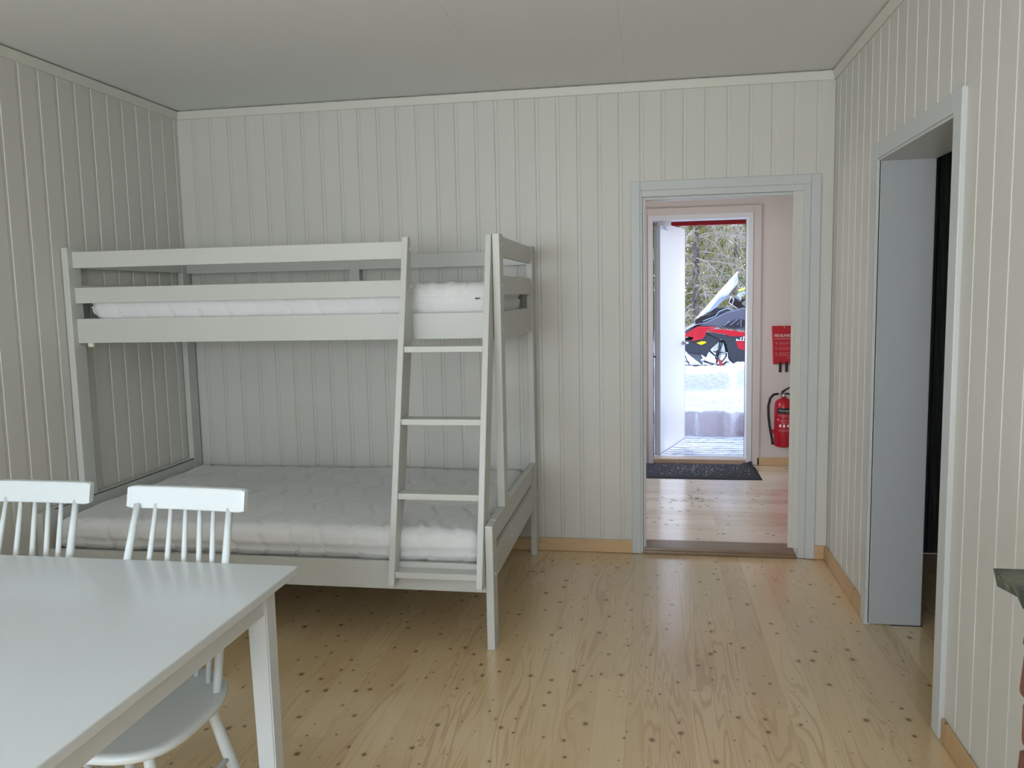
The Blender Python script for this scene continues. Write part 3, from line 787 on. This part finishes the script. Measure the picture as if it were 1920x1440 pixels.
sp_('side_panel', [(-.316, .405), (-.22, .442), (.5, .456), (.55, .02), (-.109, -.018), (-.174, .049), (-.234, .132), (-.251, .243), (-.273, .327)], .57, .625, M_sd, .008)
sp_('side_decal', [(-.144, .37), (.12, .374), (.10, .241), (-.047, .247), (-.111, .27)], .010, .0155, M_sr, 0)
text('lettering', 'LYNX', .085, (-.035, .0125, .412), M_whitetext, sm, .22, bold=.002)
box('print_line', (-.15, .0105, .379), (.06, .0145, .384), M_whitetext, sm, 0)
sp_('reflector', [(-.694, .353), (-.629, .375), (-.57, .374), (-.551, .355), (-.618, .325), (-.651, .331)], .022, .034, M_yel, .002)
tube('front_bumper', [(-.955, .05, .365), (-.975, .12, .365), (-.975, .52, .365), (-.955, .59, .365)], .016, M_steel, sm)
tube('front_bumper', [(-.955, .05, .365), (-.90, .02, .37)], .020, M_whitetext, sm)
# suspension
def spring(name, p0, p1, r, turns, wr_, M):
    p0, p1 = Vector(p0), Vector(p1); d = (p1 - p0); dn = d.normalized(); u = dn.orthogonal().normalized(); w_ = dn.cross(u); N = turns * 12
    tube(name, [p0 + d * k / N + (u * math.cos(2 * PI * k / 12) + w_ * math.sin(2 * PI * k / 12)) * r for k in range(N + 1)], wr_, M, sm, 5)
tube('shock_absorber', [(-.343, .06, .383), (-.361, .04, .294), (-.395, .02, .156), (-.411, .0, .061)], [.03, .026, .014, .014], M_sk, sm)
spring('coil_spring', (-.372, .035, .23), (-.402, .01, .11), .036, 5, .0075, M_sk)
sp_('ski_spindle', [(-.417, .123), (-.379, .128), (-.352, .094), (-.33, .0), (-.33, -.06), (-.385, -.06), (-.378, .028), (-.395, .095)], -.16, -.11, M_sr, .004)
tube('control_arm', [(-.52, .1, .25), (-.422, -.1, .156), (-.36, -.13, .10)], .012, M_sk, sm, 8)
tube('control_arm', [(-.25, .1, .20), (-.30, -.05, .14), (-.36, -.13, .08)], .012, M_sk, sm, 8)
tube('control_arm', [(-.60, .1, .09), (-.50, 0, .06), (-.38, -.12, .04)], .014, M_sk, sm, 8)
tube('control_arm', [(-.22, .1, .10), (-.30, 0, .06), (-.38, -.12, .03)], .014, M_sk, sm, 8)
tube('steering_rod', [(-.45, .08, .22), (-.26, .0, .21), (-.27, -.1, .11)], .008, M_steel, sm, 8)
lathe('ski_hub', [(.03, -.02), (.03, .02)], M_steel, sm, 16, 'y', (-.27, -.10, .10)); lathe('arm_joint', [(.028, -.02), (.028, .02), (.015, .022)], M_steel, sm, 16, 'y', (-.60, .05, .10))
lathe('arm_joint', [(.03, -.02), (.03, .02)], M_steel, sm, 16, 'y', (-.44, -.12, .03))
for yy in (-.30, .72):
    v = []; f = []
    for i in range(25):
        t = i / 24; xx = -1.05 + 1.15 * t; zz = -.06 + .16 * max(0, (.22 - t) / .22) ** 2
        for yo, zo in ((-.085, .012), (-.03, 0), (.03, 0), (.085, .012)): v.append((xx, yy + yo * (min(1, .35 + t * 4)), zz + zo))
    for i in range(24):
        for j in range(3): a = i * 4 + j; f.append((a, a + 1, a + 5, a + 4))
    o = pyd('ski', v, f, M_sk, sm, True); s = o.modifiers.new('s', 'SOLIDIFY'); s.thickness = .02
    tube('ski_loop', [(-1.02, yy, .05), (-1.0, yy, .11), (-.93, yy, .128), (-.82, yy, .112), (-.78, yy, .0)], .008, M_sk, sm, 6)
# rider controls
sp_('handlebar_pad', [(-.181, .943), (-.15, .997), (-.075, .93), (-.0, .86), (.03, .80), (-.074, .80), (-.16, .877)], .20, .46, M_sk, .012)
tube('handlebar', [(-.04, -.04, .96), (-.05, .12, .95), (-.07, .25, .90), (-.07, .40, .90), (-.05, .54, .95), (-.04, .70, .96)], .014, M_sk, sm, 10)
tube('grip', [(-.04, -.06, .96), (-.045, .08, .955)], .022, M_rubber, sm, 12)
sp_('hand_guard', [(-.139, 1.008), (-.108, 1.051), (.03, 1.092), (.03, 1.065), (-.087, 1.029), (-.091, .952)], -.06, .10, M_blue, .008)
sp_('mirror', [(-.114, 1.084), (-.087, 1.11), (-.03, 1.123), (-.03, 1.093), (-.098, 1.072)], .0, .08, M_lime, .006)
tube('brake_cable', [(-.19, .2, .86), (-.17, .12, .97), (-.21, .08, 1.01), (-.24, .1, .92), (-.16, .15, .86), (-.06, .18, .80)], .006, M_whitetext, sm, 6)
sp_('gauge', [(-.24, .93), (-.21, .98), (-.17, .95), (-.20, .90)], .25, .39, M_sk, .004)
# rear of the machine (hidden behind the doorpost from here)
sp_('seat', [(.15, .80), (.35, .86), (.9, .80), (1.35, .84), (1.42, .70), (.3, .55), (.15, .62)], .16, .48, M_rubber, .03)
sp_('tunnel', [(.3, .50), (1.5, .46), (1.72, .38), (1.70, .30), (.3, .32)], .10, .54, M_sd, .01)
sp_('track', [(.25, .02), (.45, .26), (1.55, .30), (1.72, .20), (1.70, .05), (1.55, -.05), (.45, -.05)], .13, .51, M_rubber, .04)
tube('rear_bumper', [(1.68, .1, .42), (1.85, .12, .48), (1.85, .52, .48), (1.68, .54, .42)], .014, M_sk, sm)

# ------------------------------------------------------------------ bunk bed
bed = thing('bunk_bed', 'white-painted family bunk bed with wide lower bunk and slanted ladder', 'bunk bed', (1.1, -.72, 0))
BO = Vector((-1.1, .72, 0))
def B(name, a, b, bev=.003, M=M_bed, lab=None):
    a = Vector(a) + BO; b = Vector(b) + BO
    o = box(name, a, b, M, bed, bev, 2)
    if lab: o['label'] = lab
    return o
XL0, XL1, XR0, XR1 = .004, .038, 2.175, 2.209
YF = -1.075
for x0, x1, s in ((XL0, XL1, 1), (XR0, XR1, -1)):
    B('post', (x0, -1.11, .557), (x1, -1.02, 1.812))
    B('post', (x0, -.105, 0), (x1, -.016, 1.812), lab='full-height back post')
    B('leg', (x0, -1.42, 0), (x1, -1.33, .552))
    xo, xi = (x0 + .010, x0 + .032) if s == 1 else (x1 - .032, x1 - .010)
    for z0, z1 in ((1.712, 1.806), (1.537, 1.628), (1.325, 1.46)): B('end_rail', (xo, -1.02, z0), (xi, -.105, z1))
    B('end_rail', (xo - .0, -1.33, .452), (xi + .0, -.105, .556)); B('end_rail', (xo, -1.33, .285), (xi, -.105, .415))
    # top of the lower end rail is a wider cap the upper posts stand on
    B('rail_cap', (x0 + .002, -1.33, .545), (x1 - .002, -.105, .557))
for z0, z1 in ((1.712, 1.792), (1.537, 1.615)): B('guard_rail', (XL1 - .004, YF, z0), (1.757, YF + .022, z1))
B('side_rail', (XL1 - .004, YF, 1.338), (XR0, YF + .022, 1.460))
for z0, z1 in ((1.706, 1.790), (1.537, 1.619)): B('back_rail', (XL1, -.060, z0), (XR0, -.040, z1))
B('side_rail', (XL1, -.060, 1.338), (XR0, -.038, 1.460))
B('side_rail', (XL1, -1.402, .250), (XR0, -1.380, .375)); B('side_rail', (XL1, -.060, .250), (XR0, -.038, .375))
B('back_rail', (1.10, -.062, 1.46), (1.16, -.040, 1.79))
B('ledge', (XL1, -1.380, .318), (XR0, -1.352, .340)); B('ledge', (XL1, -.088, .318), (XR0, -.060, .340))
B('ledge', (XL1, YF + .022, 1.385), (XR0, YF + .050, 1.412)); B('ledge', (XL1, -.088, 1.385), (XR0, -.060, 1.412))
s1 = B('slat', (.10, -1.375, .340), (.17, -.065, .350)); s2 = B('slat', (.10, YF + .027, 1.412), (.17, -.065, 1.422))
for k in range(1, 15):
    copy_part(s1, bed, s1.location + Vector((.139 * k, 0, 0))); copy_part(s2, bed, s2.location + Vector((.139 * k, 0, 0)))
# small plastic hook below the upper rail and bolt caps
B('hook', (.085, YF + .004, 1.318), (.115, YF + .02, 1.338), .003, M_cap)
cap0 = lathe('bolt_cap', [(.0085, 0), (.0085, .002), (.005, .0045)], M_cap, bed, 16, 'x', Vector((XR1, -1.065, 1.765)) + BO)
for y, z in ((-1.065, 1.58), (-1.065, 1.375), (-1.375, .33), (-.065, 1.755), (-.065, 1.58), (-.065, 1.375), (-.062, .36), (-.9, .36)):
    copy_part(cap0, bed, Vector((XR1 if y != -.9 else XR1 - .010, y, z)) + BO)
sc0 = lathe('screw', [(.0045, 0), (.0045, .0012)], M_screw, bed, 10, 'x', Vector((XL1, -1.05, .60)) + BO)
copy_part(sc0, bed, Vector((XL1 - .004, -1.05, .52)) + BO)
# ladder
lad = empty('ladder'); lad.parent = bed; lad.location = (0, 0, 0)
def fy(z): return -1.112 - .378 * (1.81 - z) / 1.50
prof = [(fy(1.81), 1.81), (YF - .001, 1.81), (YF - .001, 1.335), (-1.10, 1.33), (-1.30, .62), (-1.403, .385), (-1.403, .335), (-1.43, .30), (fy(.285) + .006, .285), (fy(.30), .30)]
for x0, x1 in ((1.757, 1.785), (2.146, 2.173)):
    prism('stile', [(y + BO.y, z) for y, z in prof], 'x', x0 + BO.x, x1 + BO.x, M_bed, lad, .003, 2)
for zt, dp in ((1.314, .075), (.997, .088), (.680, .085), (.353, .072)):
    o = box('rung', Vector((1.785, fy(zt) + .006, zt - .027)) + BO, Vector((2.146, fy(zt) + .006 + dp, zt)) + BO, M_bed, lad, .003, 2)
for z in (1.755, 1.585):
    lathe('bolt_cap', [(.0085, 0), (.0085, .002), (.005, .0045)], M_cap, lad, 16, 'x', Vector((1.785, YF - .016, z)) + BO)

# mattresses ------------------------------------------------------------------------------
def mattress(name, a, b, r, label, seam_z, pitch, puff, res=.0125, cut=0):
    a = np.array(a); b = np.array(b); c = (a + b) / 2; s = (b - a) / 2
    n = [max(4, int(2 * s[i] / res)) for i in range(3)]
    verts = {}; V = []; F = []
    def vid(i, j, k):
        key = (i, j, k)
        if key not in verts: verts[key] = len(V); V.append((i / n[0] * 2 - 1, j / n[1] * 2 - 1, k / n[2] * 2 - 1))
        return verts[key]
    for ax in range(3):
        o = [q for q in range(3) if q != ax]
        for side in (0, n[ax]):
            for i in range(n[o[0]]):
                for j in range(n[o[1]]):
                    q = []
                    for di, dj in ((0, 0), (1, 0), (1, 1), (0, 1)):
                        t = [0, 0, 0]; t[ax] = side; t[o[0]] = i + di; t[o[1]] = j + dj; q.append(vid(*t))
                    if (side == 0) != (ax == 1): q = q[::-1]
                    F.append(q)
    V = np.array(V) * s
    inner = s - r; q = np.clip(V, -inner, inner); d = V - q; L = np.linalg.norm(d, axis=1); L[L == 0] = 1
    N = d / L[:, None]; P_ = q + N * r
    flat = (np.abs(d) > 1e-9).sum(1) == 1
    X, Y, Z = P_.T
    vert = np.abs(N[:, 2])
    # wavy stitching: on top the lines run across the bed, on the sides they run down it
    tx = X + .028 * np.sin(2 * PI * Y / .30 + .9 * np.sin(X * 3)) + .012 * np.sin(Z * 30)
    sx_ = np.where(np.abs(N[:, 0]) > .7, Y, tx) + np.where(vert < .5, .25 * Z, 0)
    ph = np.abs((sx_ / pitch) % 1 - .5) * 2
    line = np.exp(-((1 - ph) * pitch / .016) ** 2)
    ty = Y + .030 * np.sin(2 * PI * X / .34) ; ph2 = np.abs((ty / (pitch * 1.3)) % 1 - .5) * 2
    line2 = np.exp(-((1 - ph2) * pitch * 1.3 / .02) ** 2) * (vert > .5) * .3
    disp = puff * (np.sqrt(np.clip(1 - ph ** 6, 0, 1)) - 1) * 0 - puff * line - puff * line2
    disp += .0022 * np.sin(X * 9 + 2 * np.sin(Y * 6)) + .0015 * np.sin(Y * 21 + X * 4)
    zz = seam_z - c[2]
    disp -= .014 * np.exp(-((Z - zz) / .007) ** 2) * (vert < .75)
    disp += .006 * np.exp(-((Z - zz - .014) / .007) ** 2) * (vert < .75) + .006 * np.exp(-((Z - zz + .014) / .007) ** 2) * (vert < .75)
    disp[N[:, 2] < -.8] = 0
    # loose creases near the front corner
    cr = np.exp(-((X - s[0] + .28) / .16) ** 2 - ((Y + s[1] - .06) / .10) ** 2)
    disp += cr * .006 * np.sin(X * 75 + 30 * Y) * (Z > -s[2] * .5)
    P_ = P_ + N * disp[:, None]
    P_[:, 2] += .010 * np.cos(X / s[0] * 1.4) * np.cos(Y / s[1] * 1.4) * (P_[:, 2] > 0)
    if cut:   # lower left edge tucked up
        k = np.clip((-X - s[0] + .09) / .09, 0, 1) * np.clip((-Z) / s[2] * .9 + .3, 0, 1); P_[:, 2] += k * cut
    me = bpy.data.meshes.new(name); me.from_pydata(P_.tolist(), [], F); me.update()
    for p in me.polygons: p.use_smooth = True
    bm = bmesh.new(); bm.from_mesh(me); bmesh.ops.recalc_face_normals(bm, faces=bm.faces); bm.to_mesh(me); bm.free()
    me.materials.append(M_fab)
    o = link(bpy.data.objects.new(name, me)); o.location = c.tolist()
    tag(o, label, 'mattress', 'quilted white mattresses on the bunk bed'); return o
m1 = mattress('mattress', (.046, -1.372, .351), (2.150, -.062, .512), .060, 'wide quilted white mattress lying on the lower bunk', .418, .155, .0105)
m2 = mattress('mattress', (.062, -1.022, 1.424), (2.158, -.185, 1.598), .060, 'narrow quilted white mattress behind the rails of the upper bunk', 1.522, .15, .011, cut=.04)
t_ = tube('care_tag', [(0, 0, 0), (.022, -.003, .001)], [.004, .002], M_screw, m2); t_.location = Vector((2.075, -1.025, 1.522)) - m2.location

# ------------------------------------------------------------------ table
tx0, tx1, ty0, ty1, tz = .06, 1.838, -3.66, -2.53, .740
tb = thing('dining_table', 'white lacquered dining table in the near left corner, edge towards the door', 'table', ((tx0 + tx1) / 2, (ty0 + ty1) / 2, 0))
TO = -tb.location.copy()
def T(n, a, b, bev=.003, seg=2): return box(n, Vector(a) + TO, Vector(b) + TO, M_table, tb, bev, seg)
T('tabletop', (tx0, ty0, tz - .025), (tx1, ty1, tz), .0045, 3)
ai = .050
T('apron', (tx0 + ai + .02, ty1 - ai - .022, tz - .105), (tx1 - ai - .02, ty1 - ai, tz - .025)); T('apron', (tx0 + ai + .02, ty0 + ai, tz - .105), (tx1 - ai - .02, ty0 + ai + .022, tz - .025))
T('apron', (tx0 + ai, ty0 + ai + .02, tz - .105), (tx0 + ai + .022, ty1 - ai - .02, tz - .025)); T('apron', (tx1 - ai - .022, ty0 + ai + .02, tz - .105), (tx1 - ai, ty1 - ai - .02, tz - .025))
for sx in (0, 1):
    for sy in (0, 1):
        cx = tx1 - .043 if sx else tx0 + .043; cy = ty1 - .072 if sy else ty0 + .072; ix = -1 if sx else 1; iy = -1 if sy else 1
        bm = bmesh.new(); top = [(0, 0), (.062, 0), (.062, .062), (0, .062)]; bot = [(0, 0), (.052, 0), (.052, .052), (0, .052)]
        vt = [bm.verts.new(Vector((cx + ix * u, cy + iy * w_, tz - .025)) + TO) for u, w_ in top]; vb = [bm.verts.new(Vector((cx + ix * u, cy + iy * w_, 0)) + TO) for u, w_ in bot]
        bm.faces.new(vt); bm.faces.new(vb[::-1])
        for i in range(4): bm.faces.new((vt[i], vb[i], vb[(i + 1) % 4], vt[(i + 1) % 4]))
        bmesh.ops.recalc_face_normals(bm, faces=bm.faces); bmesh.ops.bevel(bm, geom=bm.edges[:], offset=.004, segments=2, affect='EDGES')
        mesh_obj('leg', bm, M_table, tb)

# ------------------------------------------------------------------ chairs
def chair(label, loc, rz):
    c_ = thing('spindle_chair', label, 'chair', loc, rz, 'white spindle-back chairs at the table')
    # seat
    N = 48; bm = bmesh.new(); rings = []
    def outline(a, k):
        x_ = math.cos(a); y_ = math.sin(a); e = .62
        px = .224 * abs(x_) ** e * (1 if x_ > 0 else -1); py = (.262 if y_ > 0 else .245) * abs(y_) ** (.80 if y_ > 0 else .62) * (1 if y_ > 0 else -1) - .003
        if py > 0: px *= 1 - .12 * (py / .245) ** 2
        return px * k, py * k
    for k, z in ((.0, .404), (.35, .404), (.7, .407), (.9, .412), (.965, .413), (.99, .409), (1.0, .402), (.99, .392), (.95, .385), (.5, .383), (0, .383)):
        if k == 0: rings.append([bm.verts.new((0, 0, z))]); continue
        rings.append([bm.verts.new((*outline(2 * PI * i / N, k), z)) for i in range(N)])
    for a, b in zip(rings, rings[1:]):
        for i in range(N):
            j = (i + 1) % N
            if len(a) == 1: bm.faces.new((a[0], b[j], b[i]))
            elif len(b) == 1: bm.faces.new((a[i], a[j], b[0]))
            else: bm.faces.new((a[i], a[j], b[j], b[i]))
    bmesh.ops.recalc_face_normals(bm, faces=bm.faces)
    mesh_obj('seat', bm, M_chair, c_, True)
    # spindles
    ox = -.052
    base = [(.180, .112, .411), (.122, .168, .411), (.062, .203, .410), (0, .214, .410)]; top = [(.160, .372), (.100, .383), (.050, .388), (0, .390)]
    for i in range(-3, 4):
        k = 3 - abs(i); sg = -1 if i < 0 else 1
        b = Vector((base[k][0] * sg, base[k][1], base[k][2] - .012)); t = Vector((top[k][0] * sg + ox, top[k][1], .890))
        r_ = .0125 if k == 0 else .0088
        tube('spindle', [b, b.lerp(t, .15), b.lerp(t, .45), b.lerp(t, .8), t], [r_ * .9, r_ * 1.0, r_ * 1.12, r_ * .95, r_ * .8], M_chair, c_, 14)
    # top rail, gently bowed
    bm = bmesh.new(); n = 24; secs = []
    for i in range(n + 1):
        u = i / n * 2 - 1; xx = ox + .008 + u * .210; yb = .390 - .008 * u * u - .012 * u; tilt = .014
        ed = max(0, abs(u) - .96) / .04; hz = .0345 - .004 * ed ** 2; hy = .0125 - .001 * ed ** 2
        cz = .910
        sec = []
        for (dy, dz) in ((-1, -.9), (-.8, -1), (.8, -1), (1, -.9), (1, .9), (.8, 1), (-.8, 1), (-1, .9)):
            sec.append(bm.verts.new((xx, yb + dy * hy + dz * tilt * .5, cz + dz * hz)))
        secs.append(sec)
    for a, b in zip(secs, secs[1:]):
        for k in range(8): bm.faces.new((a[k], b[k], b[(k + 1) % 8], a[(k + 1) % 8]))
    bm.faces.new(secs[0]); bm.faces.new(secs[-1][::-1]); bmesh.ops.recalc_face_normals(bm, faces=bm.faces)
    mesh_obj('top_rail', bm, M_chair, c_)
    # legs and stretchers
    legs = {}
    for sx in (-1, 1):
        for sy in (-1, 1):
            t = Vector((sx * .135, .130 if sy > 0 else -.150, .386)); b = Vector((sx * .195, .225 if sy > 0 else -.205, 0))
            legs[sx, sy] = (t, b)
            tube('leg', [t, t.lerp(b, .2), t.lerp(b, .5), t.lerp(b, .8), b], [.0135, .0155, .0185, .0155, .0115], M_chair, c_, 16)
    mids = []
    for sx in (-1, 1):
        p = legs[sx, -1][0].lerp(legs[sx, -1][1], .55); q = legs[sx, 1][0].lerp(legs[sx, 1][1], .55)
        tube('stretcher', [p, p.lerp(q, .5), q], [.007, .0105, .007], M_chair, c_, 12); mids.append(p.lerp(q, .5))
    tube('stretcher', [mids[0], mids[0].lerp(mids[1], .5), mids[1]], [.007, .0105, .007], M_chair, c_, 12)
    return c_
ch1 = chair('white spindle-back chair pushed under the table, its whole top rail and seat visible', (1.463, -2.805, 0), 0)
ch2 = ch1.copy(); C.objects.link(ch2); ch2.location = (.905, -2.76, 0); ch2.rotation_euler = (0, 0, math.radians(3))
ch2['label'] = 'white spindle-back chair at the far left, cut by the photo edge'
for c_ in list(ch1.children):
    d_ = c_.copy(); C.objects.link(d_); d_.parent = ch2

# ------------------------------------------------------------------ fireplace: brick body with slate mantel
fp = thing('brick_fireplace', 'red brick fireplace with a dark slate shelf at the near right', 'fireplace', (3.65, -4.0, 0))
FO = -fp.location.copy()
fx0, fy1, fy0 = 3.439, -3.458, -4.55
box('mortar_core', Vector((fx0 + .008, fy0, 0)) + FO, Vector((RW - .004, fy1 - .008, 1.0738)) + FO, M_mortar, fp, 0)
protos = {}
def brick(a, b, ny):
    a = Vector(a); b = Vector(b); s = tuple(round(q, 3) for q in (b - a)); key = (s, int(rng.integers(0, 3)))
    if key not in protos:
        bm = bmesh.new(); add_box(bm, -(b - a) / 2, (b - a) / 2, .009, 2)
        for v_ in bm.verts: v_.co += Vector(rng.uniform(-.0022, .0022, 3))
        me = bpy.data.meshes.new('brick'); bm.to_mesh(me); bm.free(); me.materials.append(M_brick)
        for p_ in me.polygons: p_.use_smooth = True
        protos[key] = me
    o = bpy.data.objects.new('brick', protos[key]); C.objects.link(o); o.parent = fp; o.location = (a + b) / 2 + FO + Vector((rng.uniform(-.003, .003), rng.uniform(-.002, .002), 0))
for row in range(14):
    z0 = .003 + row * .0757; z1 = z0 + .064
    y = fy1; first = row % 2 == 0
    L = .225 if first else .105
    y_ = y
    while y_ - L > fy0 - .02:
        brick((fx0, y_ - L, z0), (fx0 + .105 if not (first and y_ == y) else fx0 + .105, y_, z1), 0); y_ -= L + .011; L = .225
    x_ = fx0 + .105 + .011
    while x_ < RW - .05:
        L2 = min(.225, RW - .004 - x_); brick((x_, fy1 - .105, z0), (x_ + L2, fy1, z1), 0); x_ += L2 + .011
# slate slab with chipped edge
N = 26; bm = bmesh.new(); ptop = []
edge = []
for i in range(N): edge.append((3.402 + rng.uniform(-.004, .004), -3.440 - i * .045))
poly = [(RW - .004, -3.438)] + [(RW - k * .09, -3.438 + rng.uniform(-.003, .003)) for k in range(1, 5)] + edge + [(RW - .004, edge[-1][1])]
a = [bm.verts.new(Vector((x_, y_, 1.101)) + FO) for x_, y_ in poly]
b = [bm.verts.new(Vector((x_ + (.008 + rng.uniform(-.004, .004)) * (x_ < RW - .01), y_ - .004, 1.074)) + FO) for x_, y_ in poly]
bm.faces.new(a); bm.faces.new(b[::-1])
for i in range(len(a)): bm.faces.new((a[i], b[i], b[(i + 1) % len(a)], a[(i + 1) % len(a)]))
bmesh.ops.recalc_face_normals(bm, faces=bm.faces)
mesh_obj('slate_mantel', bm, M_slate, fp)['label'] = 'dark slate slab with a chipped edge'
